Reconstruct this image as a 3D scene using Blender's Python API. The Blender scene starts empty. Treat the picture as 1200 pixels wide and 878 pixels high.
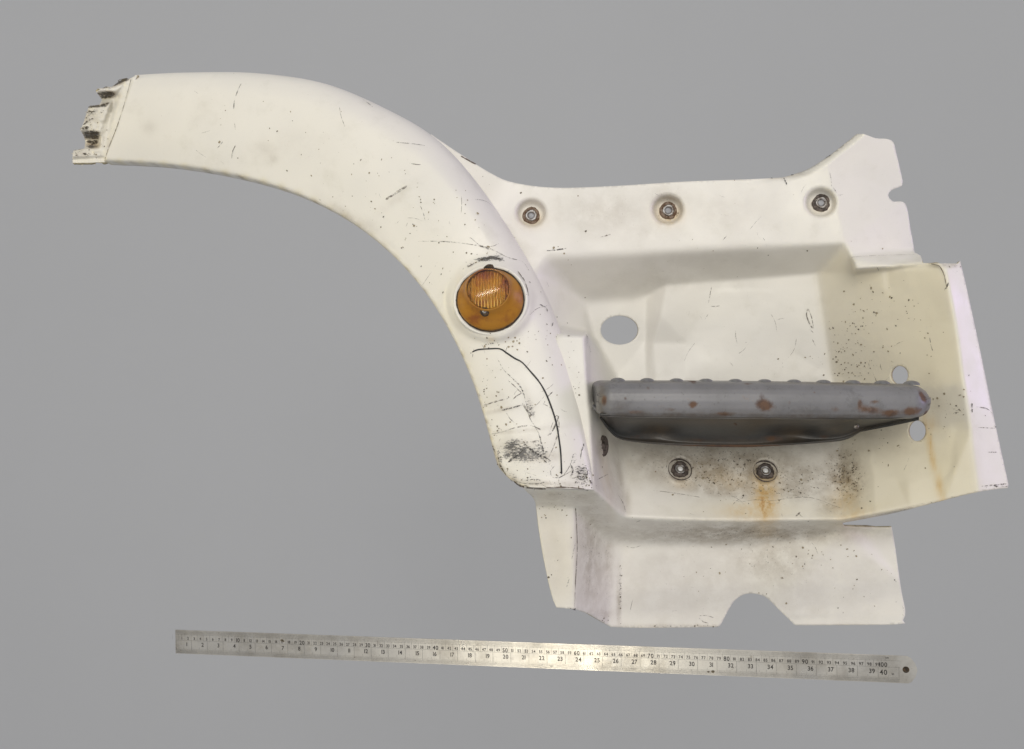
import bpy, bmesh, math, random
import numpy as np
from mathutils import Vector, Matrix
from mathutils.geometry import delaunay_2d_cdt
from mathutils.bvhtree import BVHTree
R = math.radians
random.seed(7)
rng = np.random.RandomState(7)
sc = bpy.context.scene
C = bpy.context.collection

# ------------------------------------------------------------------ camera, world, lamps, exposure
F, CX, CY = 970.0, 600.0, 439.0          # focal length and centre in photo pixels (1200 wide)
H = 1.30                                  # camera height
cd = bpy.data.cameras.new('camera'); cam = bpy.data.objects.new('camera', cd); C.objects.link(cam)
cam.location = (0, 0, H); cam.rotation_euler = (R(90), 0, 0)
cd.sensor_width = 36; cd.lens = 36 * F / 1200; cd.clip_start = .05; cd.clip_end = 100
sc.camera = cam
w = bpy.data.worlds.new('World'); sc.world = w; w.use_nodes = True
bg = w.node_tree.nodes['Background']; bg.inputs[0].default_value = (.97, .98, 1, 1); bg.inputs[1].default_value = .42
sc.view_settings.view_transform = 'Standard'; sc.view_settings.look = 'None'
sc.view_settings.exposure = 0; sc.view_settings.gamma = 1


def area(name, loc, target, size, power, col):
    l = bpy.data.lights.new(name, 'AREA'); l.shape = 'RECTANGLE'; l.size, l.size_y = size
    l.energy = power; l.color = col
    o = bpy.data.objects.new(name, l); C.objects.link(o); o.location = loc
    o.rotation_euler = (Vector(target) - Vector(loc)).to_track_quat('-Z', 'Y').to_euler()
    return o


area('key_lamp', (-.2, -10., 5.3), (.1, 4.6, -.3), (6.5, 6.5), 762, (1, .955, .87))
warm = area('warm_lamp', (-4.6, .25, 1.6), (.5, 1.15, H), (1.3, 1.3), 2.5, (1, .85, .40)); warm.data.spread = R(42)
cool = area('cool_lamp', (4.8, .25, 2.0), (.1, 1.15, H), (1.3, 1.3), 2.5, (.66, .46, 1)); cool.data.spread = R(42)
area('added_sheen_lamp', (-.63, -1.4, .11), (.07, 1.15, H - .34), (.50, .26), 5.2, (1, .93, .76))  # unseen lamp added to put a bright sheen on the ruler
tube = area('tube_lamp', (-.39, -.5, 1.17), (-.03, 1.08, 1.39), (.28, .018), .26, (1, .98, .92))
tube.rotation_euler.rotate_axis('Z', R(18))


def P(px, py, d):
    return Vector(((px - CX) / F * d, d, H + (CY - py) / F * d))


# ------------------------------------------------------------------ materials
class NT:
    def __init__(s, name):
        s.m = bpy.data.materials.new(name); s.m.use_nodes = True
        s.t = s.m.node_tree; s.n = s.t.nodes; s.b = s.n['Principled BSDF']
        s.co = s.n.new('ShaderNodeTexCoord').outputs['Object']

    def inp(s, node, k, v):
        if v is None: return
        if hasattr(v, 'links') or isinstance(v, bpy.types.NodeSocket): s.t.links.new(v, node.inputs[k])
        else: node.inputs[k].default_value = v

    def noise(s, scale, detail=4, rough=.55, vec=None, out='Fac', dist=0):
        n = s.n.new('ShaderNodeTexNoise'); s.inp(n, 'Vector', vec or s.co)
        n.inputs['Scale'].default_value = scale; n.inputs['Detail'].default_value = detail
        n.inputs['Roughness'].default_value = rough; n.inputs['Distortion'].default_value = dist
        return n.outputs[out]

    def voro(s, scale, out='Distance'):
        n = s.n.new('ShaderNodeTexVoronoi'); s.inp(n, 'Vector', s.co); n.inputs['Scale'].default_value = scale
        return n.outputs[out]

    def math(s, op, a, b=None, c=None, clamp=False):
        n = s.n.new('ShaderNodeMath'); n.operation = op; n.use_clamp = clamp
        s.inp(n, 0, a); s.inp(n, 1, b); s.inp(n, 2, c); return n.outputs[0]

    def rng(s, v, a, b, c=0., d=1.):
        n = s.n.new('ShaderNodeMapRange'); n.interpolation_type = 'SMOOTHSTEP'
        s.inp(n, 'Value', v); s.inp(n, 'From Min', a); s.inp(n, 'From Max', b)
        s.inp(n, 'To Min', c); s.inp(n, 'To Max', d); return n.outputs['Result']

    def mix(s, f, a, b):
        n = s.n.new('ShaderNodeMix'); n.data_type = 'RGBA'
        s.inp(n, 0, f)
        for k, v in ((6, a), (7, b)):
            s.inp(n, k, (v + (1,)) if isinstance(v, tuple) and len(v) == 3 else v)
        return n.outputs[2]

    def attr(s, name):
        n = s.n.new('ShaderNodeAttribute'); n.attribute_name = name
        q = s.n.new('ShaderNodeSeparateColor'); s.t.links.new(n.outputs['Color'], q.inputs[0])
        return q.outputs[0], q.outputs[1], q.outputs[2], n.outputs['Alpha']

    def bump(s, h, strength, dist=.001):
        n = s.n.new('ShaderNodeBump'); n.inputs['Strength'].default_value = strength
        n.inputs['Distance'].default_value = dist; s.inp(n, 'Height', h)
        s.t.links.new(n.outputs[0], s.b.inputs['Normal'])

    def set(s, **kw):
        for k, v in kw.items():
            k = k.replace('_', ' ')
            s.inp(s.b, k, (v + (1,)) if isinstance(v, tuple) and len(v) == 3 else v)
        return s.m


def paint_mat():
    s = NT('aged_white_paint')
    grime_shade, rust, scuff, yellow = s.attr('marks')
    col = s.mix(s.rng(s.noise(5, 5), .35, .7), (.80, .775, .715), (.745, .725, .68))
    col = s.mix(s.math('MULTIPLY', s.rng(s.noise(24, 6, .65), .52, .75), .30), col, (.60, .575, .50))
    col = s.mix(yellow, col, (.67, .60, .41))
    # fine overall grain of dirt
    col = s.mix(s.math('MULTIPLY', s.rng(s.noise(420, 3, .7), .62, .8), .35), col, (.42, .38, .30))
    # grime, and painted shade on the lower walls
    g = s.math('MULTIPLY', grime_shade, s.rng(s.noise(38, 7, .7), .28, .66, .25, 1.15), clamp=True)
    col = s.mix(g, col, (.235, .18, .115))
    # speckle inside grime
    sp = s.rng(s.math('ADD', s.noise(330, 3, .6), s.math('MULTIPLY', grime_shade, .16)), .70, .76)
    col = s.mix(s.math('MULTIPLY', sp, s.math('MULTIPLY', grime_shade, 1.4, clamp=True)), col, (.035, .03, .025))
    # rust, in runs that trickle down
    mr = s.n.new('ShaderNodeMapping'); s.t.links.new(s.co, mr.inputs[0]); mr.inputs['Scale'].default_value = (1, 1, .10)
    r = s.math('MULTIPLY', rust, s.math('MULTIPLY', s.rng(s.noise(60, 5), .2, .6, .6, 1.1), s.rng(s.noise(170, 4, .7, mr.outputs[0]), .34, .64, .62, 1.15)), clamp=True)
    col = s.mix(r, col, s.mix(s.rng(r, .55, 1.), (.60, .38, .10), (.46, .23, .055)))
    # scuffs: broken black scratches
    mp = s.n.new('ShaderNodeMapping'); s.t.links.new(s.co, mp.inputs[0])
    mp.inputs['Rotation'].default_value = (0, R(-35), 0); mp.inputs['Scale'].default_value = (1, 1, 2.4)
    sn = s.noise(210, 5, .8, mp.outputs[0])
    sf = s.rng(sn, s.math('SUBTRACT', .74, s.math('MULTIPLY', scuff, .44)), s.math('SUBTRACT', .80, s.math('MULTIPLY', scuff, .40)))
    sf = s.math('MULTIPLY', sf, s.rng(scuff, .03, .2))
    col = s.mix(s.math('MULTIPLY', sf, .9), col, (.035, .033, .035))
    col = s.mix(s.math('MULTIPLY', s.rng(scuff, .35, 1.), .22), col, (.25, .24, .23))
    # sparse pin specks
    v = s.n.new('ShaderNodeTexVoronoi'); s.inp(v, 'Vector', s.co); v.inputs['Scale'].default_value = 62
    cs = s.n.new('ShaderNodeSeparateColor'); s.t.links.new(v.outputs['Color'], cs.inputs[0])
    rad = s.math('MULTIPLY', s.rng(cs.outputs[0], .62, 1.), .085)
    dot = s.rng(v.outputs['Distance'], s.math('MULTIPLY', rad, .5), s.math('ADD', rad, .002), 1., 0.)
    dot = s.math('MULTIPLY', dot, s.rng(cs.outputs[0], .62, .63))
    col = s.mix(s.math('MULTIPLY', dot, s.rng(s.noise(9, 2), .36, .6, .15, .95)), col, s.mix(cs.outputs[1], (.03, .025, .02), (.22, .12, .05)))
    s.bump(s.math('ADD', s.noise(55, 4), s.math('MULTIPLY', s.noise(480, 2), .10)), .12, .002)
    return s.set(Base_Color=col, Roughness=s.rng(s.noise(18, 4), .3, .7, .33, .50), Specular_IOR_Level=.45)


def edge_mat():
    s = NT('yellowed_raw_edge')
    col = s.mix(s.rng(s.noise(70, 6, .7), .4, .7), (.52, .46, .31), (.28, .24, .16))
    return s.set(Base_Color=col, Roughness=.75)


def mark_mat(name, col, thr=.5, scale=300, soft=.08, rough=.7, alpha=1.):
    s = NT(name)
    a = s.math('MULTIPLY', s.rng(s.noise(scale, 4, .7), thr - soft, thr + soft), alpha)
    m = s.set(Base_Color=col, Roughness=rough, Alpha=a)
    return m


def steel_step_mat(name, base, dark):
    s = NT(name)
    grime_shade, rust, scuff, _ = s.attr('marks')
    col = s.mix(s.rng(s.noise(14, 5), .35, .7), base, tuple(c * .78 for c in base))
    col = s.mix(s.math('MULTIPLY', s.rng(s.noise(26, 7, .75), .52, .64), .5), col, tuple(c * .55 for c in base))
    col = s.mix(s.math('MULTIPLY', s.rng(s.noise(150, 4, .7), .60, .74), .5), col, dark)
    col = s.mix(s.math('MULTIPLY', s.rng(s.noise(30, 6, .7), .60, .72), .30), col, (.23, .13, .065))
    g = s.math('MULTIPLY', grime_shade, s.rng(s.noise(45, 6, .7), .3, .6, .3, 1.1), clamp=True)
    col = s.mix(g, col, (.09, .07, .05))
    r = s.rng(s.math('ADD', s.math('MULTIPLY', rust, .75), s.math('MULTIPLY', s.noise(75, 6, .7), .6)), .52, .86)
    col = s.mix(s.math('MULTIPLY', r, .9), col, s.mix(s.rng(s.noise(120, 4), .4, .65), (.115, .056, .026), (.07, .036, .022)))
    s.bump(s.noise(170, 4), .18, .001)
    return s.set(Base_Color=col, Roughness=s.rng(r, 0., 1., .36, .8), Specular_IOR_Level=.5)


def simple(name, c1, c2, scale=80, lo=.4, hi=.65, **kw):
    s = NT(name)
    col = s.mix(s.rng(s.noise(scale, 5, .65), lo, hi), c1, c2)
    s.bump(s.noise(scale * 3, 3), .15, .0006)
    return s.set(Base_Color=col, **kw)


M = {}
M['paint'] = paint_mat(); M['edge'] = edge_mat()
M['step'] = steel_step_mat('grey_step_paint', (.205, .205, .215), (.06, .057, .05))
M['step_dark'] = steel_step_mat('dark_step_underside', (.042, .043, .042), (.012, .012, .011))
M['rust'] = simple('rusty_washer', (.10, .055, .03), (.25, .19, .15), 160, Roughness=.8)
M['dark_rust'] = simple('dark_rusty_steel', (.045, .034, .028), (.14, .11, .095), 200, Roughness=.65)
M['steel'] = simple('worn_zinc_steel', (.40, .39, .39), (.16, .13, .11), 150, Roughness=.45, Metallic=.6)
M['hole_grey'] = simple('grey_hole_fill', (.38, .39, .42), (.30, .30, .32), 100, Roughness=.6)
M['hole_pale'] = simple('pale_hole_fill', (.78, .78, .78), (.6, .6, .6), 100, Roughness=.5, Metallic=.2)
M['rubber'] = simple('dirty_black_gasket', (.02, .016, .012), (.10, .06, .03), 220, Roughness=.8)
M['ink'] = mark_mat('black_pen_ink', (.012, .012, .014), .28, 260, .05, .6)
M['scratch'] = mark_mat('black_scratch', (.05, .045, .043), .50, 420, .07, .7, .92)
M['faint'] = mark_mat('faint_grey_scratch', (.17, .15, .13), .50, 200, .12, .7, .75)
M['hair'] = mark_mat('brown_hairline_crack', (.10, .07, .05), .42, 260, .08, .7, .9)
M['chip'] = simple('exposed_dark_primer', (.085, .07, .05), (.24, .20, .135), 120, Roughness=.8)
M['chip_pale'] = simple('exposed_brown_primer', (.26, .215, .14), (.36, .31, .22), 120, Roughness=.8)


def amber(name, trans, c):
    s = NT(name)
    col = s.mix(s.rng(s.noise(30, 5, .7), .45, .72), c, (c[0] * .62, c[1] * .42, c[2]))
    return s.set(Base_Color=col, Roughness=.16, Transmission_Weight=trans, IOR=1.45, Specular_IOR_Level=.6)


M['amber'] = amber('amber_plastic', .35, (.56, .25, .016))
M['amber_clear'] = amber('clear_amber_plastic', 1., (1., .90, .62))
M['amber_clear'].node_tree.nodes['Principled BSDF'].inputs['Roughness'].default_value = .07
M['amber_insert'] = amber('ribbed_amber_insert', .1, (.84, .50, .10))
M['amber'].node_tree.nodes['Principled BSDF'].inputs['Roughness'].default_value = .42
M['reflector'] = simple('tarnished_lamp_reflector', (.62, .40, .12), (.34, .20, .06), 60, Roughness=.35, Metallic=.5)
M['backdrop'] = simple('matte_grey_backdrop', (.545, .552, .572), (.541, .548, .567), 1.2, Roughness=1., Specular_IOR_Level=0.)


def ruler_mat():
    s = NT('worn_ruler_steel')
    mp = s.n.new('ShaderNodeMapping'); s.t.links.new(s.co, mp.inputs[0]); mp.inputs['Scale'].default_value = (1, 1, 1)
    col = s.mix(s.rng(s.noise(16, 6, .7), .4, .68), (.66, .635, .59), (.50, .47, .42))
    col = s.mix(s.math('MULTIPLY', s.rng(s.noise(55, 6, .7), .60, .75), .6), col, (.22, .18, .13))
    col = s.mix(s.math('MULTIPLY', s.rng(s.noise(380, 3, .6), .60, .75), .35), col, (.20, .17, .14))
    s.bump(s.noise(200, 4), .15, .0005)
    return s.set(Base_Color=col, Metallic=.9, Roughness=s.rng(s.noise(25, 4), .3, .7, .27, .36))


M['ruler'] = ruler_mat()
M['etch'] = mark_mat('black_etched_print', (.035, .032, .03), .30, 900, .12, .7, .92)
M['etch_thin'] = mark_mat('thin_black_etching', (.06, .055, .05), .40, 700, .15, .7, .55)


# ------------------------------------------------------------------ object helpers
def mesh_obj(name, verts, faces, mat, parent=None, smooth=True):
    me = bpy.data.meshes.new(name); me.from_pydata([tuple(v) for v in verts], [], faces); me.update()
    o = bpy.data.objects.new(name, me); C.objects.link(o)
    for m in (mat if isinstance(mat, (list, tuple)) else [mat]): me.materials.append(m)
    if parent: o.parent = parent; o.matrix_parent_inverse = parent.matrix_world.inverted()
    if smooth: me.polygons.foreach_set('use_smooth', [True] * len(me.polygons))
    return o


def empty(name, loc):
    o = bpy.data.objects.new(name, None); C.objects.link(o); o.location = loc; o.empty_display_size = .1
    bpy.context.view_layer.update()
    return o


def shell(o, th=.004, rim=1):
    md = o.modifiers.new('thickness', 'SOLIDIFY'); md.thickness = th; md.offset = -1
    md.material_offset_rim = rim


def marks_attr(o, pix, layers, polys=()):
    """pix: Nx2 photo-pixel layout of the vertices; layers: lists of soft spots (cx,cy,rx,ry,angle,value)"""
    n = len(o.data.vertices); out = np.zeros((n, 4), np.float32)
    for ch, spots in enumerate(layers):
        for sp in spots:
            cx, cy, rx, ry, an, val = sp[:6]; p = sp[6] if len(sp) > 6 else 2.
            a = math.radians(an); dx, dy = pix[:, 0] - cx, pix[:, 1] - cy
            u = (dx * math.cos(a) + dy * math.sin(a)) / rx; v = (-dx * math.sin(a) + dy * math.cos(a)) / ry
            q = (u * u + v * v) ** (p / 2)
            out[:, ch] = np.maximum(out[:, ch], val * np.exp(-q))
    for ch, poly, val in polys:
        k = [(q * math.cos(t), q * math.sin(t)) for q in (2.5, 6, 9.5) for t in np.arange(0, 6.2, .785)]
        m = sum(inside(poly, pix[:, 0] + a, pix[:, 1] + b).astype(float) for a, b in k) / len(k); out[:, ch] = np.maximum(out[:, ch], val * m)
    at = o.data.attributes.new('marks', 'FLOAT_COLOR', 'POINT')
    at.data.foreach_set('color', np.clip(out, 0, 1).ravel())


def inside(poly, X, Y):
    r = np.zeros(X.shape, bool); n = len(poly); j = n - 1
    for i in range(n):
        xi, yi = poly[i]; xj, yj = poly[j]
        if yi != yj:
            r ^= ((yi > Y) != (yj > Y)) & (X < (xj - xi) * (Y - yi) / (yj - yi) + xi)
        j = i
    return r


def densify(poly, step=3., closed=True):
    out = []; n = len(poly)
    for i in range(n if closed else n - 1):
        a, b = poly[i], poly[(i + 1) % n]; k = max(1, int(math.hypot(b[0] - a[0], b[1] - a[1]) / step))
        for q in range(k): out.append((a[0] + (b[0] - a[0]) * q / k, a[1] + (b[1] - a[1]) * q / k))
    if not closed: out.append(poly[-1])
    return out


def smooth_poly(poly, sharp=()):   # Catmull-Rom through the points; sharp indices keep corners
    out = []; n = len(poly)
    for i in range(n):
        p0, p1, p2, p3 = poly[i - 1], poly[i], poly[(i + 1) % n], poly[(i + 2) % n]
        if i in sharp: p0 = p1
        if (i + 1) % n in sharp: p3 = p2
        k = max(1, int(math.hypot(p2[0] - p1[0], p2[1] - p1[1]) / 3))
        for q in range(k):
            t = q / k
            out.append(tuple(.5 * ((2 * p1[c]) + (-p0[c] + p2[c]) * t + (2 * p0[c] - 5 * p1[c] + 4 * p2[c] - p3[c]) * t * t
                                   + (-p0[c] + 3 * p1[c] - 3 * p2[c] + p3[c]) * t ** 3) for c in (0, 1)))
    return out


def blur(A, W, sig):
    r = int(3 * sig) + 1; k = np.exp(-np.arange(-r, r + 1) ** 2 / (2 * sig * sig)); k /= k.sum()

    def g(Z):
        Z = np.pad(Z, r, mode='edge')
        Z = sum(k[i] * Z[i:i + Z.shape[0] - 2 * r, :] for i in range(2 * r + 1))
        return sum(k[i] * Z[:, i:i + Z.shape[1] - 2 * r] for i in range(2 * r + 1))
    return g(A * W) / np.maximum(g(W), 1e-6)


class Field:
    """moulding depth over the panel's front layout, from control points joined by crease lines"""
    def __init__(s, pts, creases, x0, y0, x1, y1, outline, sig=1.8, soft=(), wide=()):
        keys = list(pts); idx = {k: i for i, k in enumerate(keys)}
        co = [Vector(pts[k][:2]) for k in keys]; D = [pts[k][2] for k in keys]
        ed = []
        for line in creases:
            names = line.split()
            for a, b in zip(names, names[1:]): ed.append((idx[a], idx[b]))
        vc, _, tr, ov, _, _ = delaunay_2d_cdt(co, ed, [], 0, 1e-4)
        Dv = []
        for i, v in enumerate(vc):
            if ov[i]: Dv.append(D[ov[i][0]])
            else: Dv.append(min((abs(v.x - co[q].x) + abs(v.y - co[q].y), D[q]) for q in range(len(co)))[1])
        s.x0, s.y0 = x0, y0; w_, h_ = x1 - x0 + 1, y1 - y0 + 1
        A = np.zeros((h_, w_)); W = np.zeros((h_, w_))
        for t in tr:
            (ax, ay), (bx, by), (cx, cy) = [(vc[i].x, vc[i].y) for i in t]
            det = (by - cy) * (ax - cx) + (cx - bx) * (ay - cy)
            if abs(det) < 1e-6: continue
            xa, xb = int(max(x0, min(ax, bx, cx))), int(min(x1, max(ax, bx, cx) + 1))
            ya, yb = int(max(y0, min(ay, by, cy))), int(min(y1, max(ay, by, cy) + 1))
            if xb < xa or yb < ya: continue
            Y, X = np.mgrid[ya:yb + 1, xa:xb + 1]
            l1 = ((by - cy) * (X - cx) + (cx - bx) * (Y - cy)) / det; l2 = ((cy - ay) * (X - cx) + (ax - cx) * (Y - cy)) / det
            l3 = 1 - l1 - l2; m = (l1 >= -1e-6) & (l2 >= -1e-6) & (l3 >= -1e-6)
            V = l1 * Dv[t[0]] + l2 * Dv[t[1]] + l3 * Dv[t[2]]
            sub = A[ya - y0:yb + 1 - y0, xa - x0:xb + 1 - x0]; sub[m] = V[m]
            W[ya - y0:yb + 1 - y0, xa - x0:xb + 1 - x0][m] = 1
        Y, X = np.mgrid[y0:y1 + 1, x0:x1 + 1]
        Wm = W * inside(outline, X + .01, Y + .01)
        # a thin margin so that the rim vertices find a value
        S = blur(A, np.maximum(Wm, 1e-4 * W), sig); S2 = blur(A, np.maximum(Wm, 1e-4 * W), sig * 2.8); S3 = blur(A, np.maximum(Wm, 1e-4 * W), 11)
        K = np.zeros_like(S)
        for cx, cy, rx, ry in soft:
            K = np.maximum(K, np.clip(1.6 - ((X - cx) / rx) ** 2 - ((Y - cy) / ry) ** 2, 0, 1))
        s.A = S * (1 - K) + S2 * K
        K = np.zeros_like(S)
        for cx, cy, rx, ry in wide:
            K = np.maximum(K, np.clip(2.2 - 2 * (((X - cx) / rx) ** 4 + ((Y - cy) / ry) ** 4), 0, 1))
        s.A = s.A * (1 - K) + S3 * K
        n = rng.randn(*S.shape)
        n1 = blur(n, np.ones_like(n), 14); n2 = blur(n, np.ones_like(n), 4)
        s.A += n1 / n1.std() * .00045 + n2 / n2.std() * .00006
        s.X, s.Y = X, Y

    def __call__(s, x, y):
        x = np.clip(np.asarray(x, float) - s.x0, 0, s.A.shape[1] - 1.001); y = np.clip(np.asarray(y, float) - s.y0, 0, s.A.shape[0] - 1.001)
        i, j = x.astype(int), y.astype(int); u, v = x - i, y - j
        A = s.A
        return (A[j, i] * (1 - u) + A[j, i + 1] * u) * (1 - v) + (A[j + 1, i] * (1 - u) + A[j + 1, i + 1] * u) * v


def sheet(name, outline, holes, field, step, parent, mats, extra_lines=()):
    xs = [p[0] for p in outline]; ys = [p[1] for p in outline]
    loops = [densify(outline, step)] + [densify(h, step * .8) for h in holes]
    co, ed = [], []
    for L in loops:
        b = len(co); co += L; ed += [(b + i, b + (i + 1) % len(L)) for i in range(len(L))]
    edge = np.array(co)
    gx, gy = np.meshgrid(np.arange(min(xs), max(xs), step), np.arange(min(ys), max(ys), step * .87))
    gx = gx + (np.arange(gx.shape[0]) % 2)[:, None] * step * .5
    ok = inside(outline, gx, gy)
    for h in holes: ok &= ~inside(h, gx, gy)
    g = np.stack([gx[ok], gy[ok]], 1)
    # keep grid points away from the rim
    cell = {}
    for e in edge: cell.setdefault((int(e[0] // 4), int(e[1] // 4)), []).append(e)
    keep = []
    for p in g:
        a, b = int(p[0] // 4), int(p[1] // 4); good = True
        for i in (-1, 0, 1):
            for j in (-1, 0, 1):
                for e in cell.get((a + i, b + j), ()):
                    if (e[0] - p[0]) ** 2 + (e[1] - p[1]) ** 2 < (step * .55) ** 2: good = False
        if good: keep.append(tuple(p))
    co += keep
    vc, _, tr, _, _, _ = delaunay_2d_cdt([Vector(c) for c in co], ed, [], 0, 1e-4)
    v = np.array([(a.x, a.y) for a in vc]); t = np.array(tr)
    cen = v[t].mean(1); m = inside(outline, cen[:, 0], cen[:, 1])
    for h in holes: m &= ~inside(h, cen[:, 0], cen[:, 1])
    t = t[m]
    used = np.unique(t); re = -np.ones(len(v), int); re[used] = np.arange(len(used)); v = v[used]; t = re[t]
    D = field(v[:, 0], v[:, 1])
    W = np.stack([(v[:, 0] - CX) / F * D, D, H + (CY - v[:, 1]) / F * D], 1)
    n = np.cross(W[t[:, 1]] - W[t[:, 0]], W[t[:, 2]] - W[t[:, 0]])
    flip = (n * (W[t[:, 0]] - np.array([0, 0, H]))).sum(1) > 0
    t[flip] = t[flip][:, ::-1]
    o = mesh_obj(name, W.tolist(), t.tolist(), mats, parent)
    return o, v


# ------------------------------------------------------------------ backdrop
def build_backdrop():
    bm = bmesh.new()
    n = 24; prof = []
    for i in range(n + 1):                      # floor sweeping up into the wall
        a = math.pi / 2 * i / n; prof.append((4.0 + 1.5 * math.sin(a), -4.6 + 1.5 - 1.5 * math.cos(a)))
    prof = [(-9, -4.6)] + prof + [(5.5, 8)]
    rows = [[bm.verts.new((x, y, z)) for (y, z) in prof] for x in np.linspace(-30, 30, 31)]
    for a, b in zip(rows, rows[1:]):
        for i in range(len(prof) - 1): bm.faces.new((a[i], b[i], b[i + 1], a[i + 1]))
    me = bpy.data.meshes.new('studio_backdrop'); bm.to_mesh(me); bm.free()
    for p in me.polygons: p.use_smooth = True
    me.materials.append(M['backdrop'])
    o = bpy.data.objects.new('studio_backdrop', me); C.objects.link(o); o['kind'] = 'structure'
    o['label'] = 'plain seamless mid grey backdrop behind the panel and ruler'
    return o


build_backdrop()

# ------------------------------------------------------------------ the fender panel
panel = empty('truck_fender_panel', P(720, 735, 1.2))
panel['label'] = 'worn white truck wheel arch and step well with grey footstep and amber side lamp'
panel['category'] = 'truck fender'

# --- step well: one moulded sheet
outline_pts = [(505, 157), (513, 163), (540, 181), (575, 203), (602, 214), (650, 220), (720, 218), (800, 213), (880, 210), (918, 208),
               (945, 199), (968, 185), (988, 170), (1004, 157), (1012, 157), (1026, 162), (1040, 163), (1047, 167), (1050, 178),
               (1058, 213), (1057, 218), (1045, 223), (1041, 229), (1046, 236), (1061, 239), (1067, 268), (1072, 296), (1079, 300), (1081, 308),
               (1090, 309), (1122, 309), (1127, 313), (1146, 398), (1166, 495), (1182, 568), (1181, 572),
               (1145, 577), (1100, 588), (1045, 602), (987, 613), (990, 617), (1020, 618), (1045, 618), (1048, 634), (1056, 690), (1061, 716),
               (1058, 727), (1050, 732), (932, 733), (915, 717), (900, 702), (890, 697), (875, 696), (862, 703), (852, 718), (844, 733), (838, 735),
               (760, 736), (716, 735), (702, 727), (688, 719), (674, 714), (652, 712), (646, 696), (637, 655), (631, 618), (627, 588), (618, 577),
               (612, 571), (604, 566), (600, 540), (590, 500), (575, 440), (560, 380), (545, 320), (530, 260), (512, 200)]
outline = smooth_poly(outline_pts, sharp={0, 9, 13, 26, 28, 29, 34, 35, 39, 40, 42, 48, 56, 58, 61, 62, 67, 69, 70})
ell = lambda cx, cy, rx, ry, n=40, a=0: [(cx + rx * math.cos(t) * math.cos(a) - ry * math.sin(t) * math.sin(a), cy + rx * math.cos(t) * math.sin(a) + ry * math.sin(t) * math.cos(a)) for t in np.linspace(0, 2 * math.pi, n, endpoint=False)]
holes = [ell(726, 387, 22, 17), ell(1054, 440, 10, 11, 28), ell(1074.5, 505, 10.2, 12, 28)]
pt = dict(
    # upper plate
    a0=(495, 150, 1.235), a1=(600, 205, 1.215), a2=(760, 205, 1.20), a3=(925, 198, 1.185), a4=(965, 178, 1.178), a4b=(970, 196, 1.177), a5=(1010, 148, 1.182),
    a6=(1050, 155, 1.196), a7=(1065, 230, 1.205), a8=(1078, 294, 1.212),
    b0=(500, 250, 1.225), b1=(570, 305, 1.215), b2=(641, 303, 1.205), b3=(760, 297, 1.197), b4=(880, 291, 1.185), b5=(990, 285, 1.174),
    # lip at right
    l1=(997, 300, 1.172), l2=(1079, 295, 1.200), l3=(998, 303, 1.158), l4=(1083, 299.5, 1.168), p1=(1002, 316, 1.148), p2=(1040, 312, 1.132), p3=(1083, 306.5, 1.100), l5=(1001, 320, 1.186), l5b=(1040, 316, 1.148), l6=(1083, 309, 1.103),
    # recess
    c1=(683, 353, 1.2720), c2=(735, 351, 1.2760), c3=(757, 347, 1.2780), c4=(781, 334, 1.250), c5=(850, 328, 1.248), c6=(957, 320, 1.226), r1=(966, 380, 1.230), r2=(983, 505, 1.222), r3=(986, 560, 1.19), cm=(860, 385, 1.248), cn=(805, 402, 1.258), co=(805, 442, 1.251), n1=(697, 400, 1.271), n2=(758, 442, 1.2660), cc=(910, 400, 1.242),
    c7=(775, 370, 1.254), c8=(765, 402, 1.267), c9=(757, 400, 1.2800), c10=(768, 442, 1.259),
    d1=(745, 442, 1.267), d2=(860, 442, 1.246), d3=(975, 442, 1.233),
    # sloping left wall, then under the arch
    e1=(600, 262, 1.208), e2=(628, 318, 1.20), e3=(652, 383, 1.21), e4=(688, 389, 1.255), e5=(570, 262, 1.205), e6=(590, 330, 1.19), e7=(640, 386, 1.195),
    # bracket
    f1=(657, 391, 1.088), f2=(686, 392.5, 1.086), f3=(697, 574, 1.072), f4=(670, 573, 1.078), f5=(640, 391, 1.10), f6=(600, 560, 1.09), f7=(691, 480, 1.079),
    g1=(689.5, 394, 1.17), g2=(722, 442, 1.268), g3=(726, 500, 1.25), g4=(728, 560, 1.20), g5=(733, 606.5, 1.163),
    # lower face of the well
    h2=(880, 611, 1.160), h3=(985, 611, 1.150), h4=(800, 609.5, 1.162), h5=(860, 500, 1.25),
    # right side wall and flange
    i1=(1108, 316, 1.078), i2=(1128, 440, 1.074), i3=(1147, 580, 1.070), j1=(1132, 304, 1.098), j2=(1172, 480, 1.10), j3=(1192, 575, 1.102),
    i0=(1092, 305, 1.085),
    i1b=(1120, 380, 1.076), i2b=(1138, 505, 1.072),
    # underside band
    k1=(612, 569, 1.085), k2=(626, 592, 1.135), k3=(673, 594, 1.14), k4=(711, 632, 1.243), k5=(729, 634, 1.258), k6=(880, 636, 1.256), k7=(985, 622, 1.2250),
    k8=(1050, 612, 1.2220), k9=(1050, 632, 1.2380), k10=(1012, 623, 1.2380), k0=(985, 614, 1.2050),
    # leg and lower flange
    m1=(674, 716, 1.155), m2=(645, 718, 1.155), m3=(712, 738, 1.250), m4=(728, 740, 1.257), m5=(1066, 740, 1.2480), m6=(880, 740, 1.254), m7=(600, 600, 1.12), m8=(1064, 690, 1.243),
)
for q, (la, ra) in enumerate((('c6', 'i1'), ('r1', 'i1b'), ('d3', 'i2'), ('r2', 'i2b'), ('h3', 'i3'))):
    for u in (1, 2, 3):
        if q == 0 and u == 1: continue
        pt['R%d%d' % (q, u)] = tuple(pt[la][k] + (pt[ra][k] - pt[la][k]) * u / 4 for k in (0, 1, 2))
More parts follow.
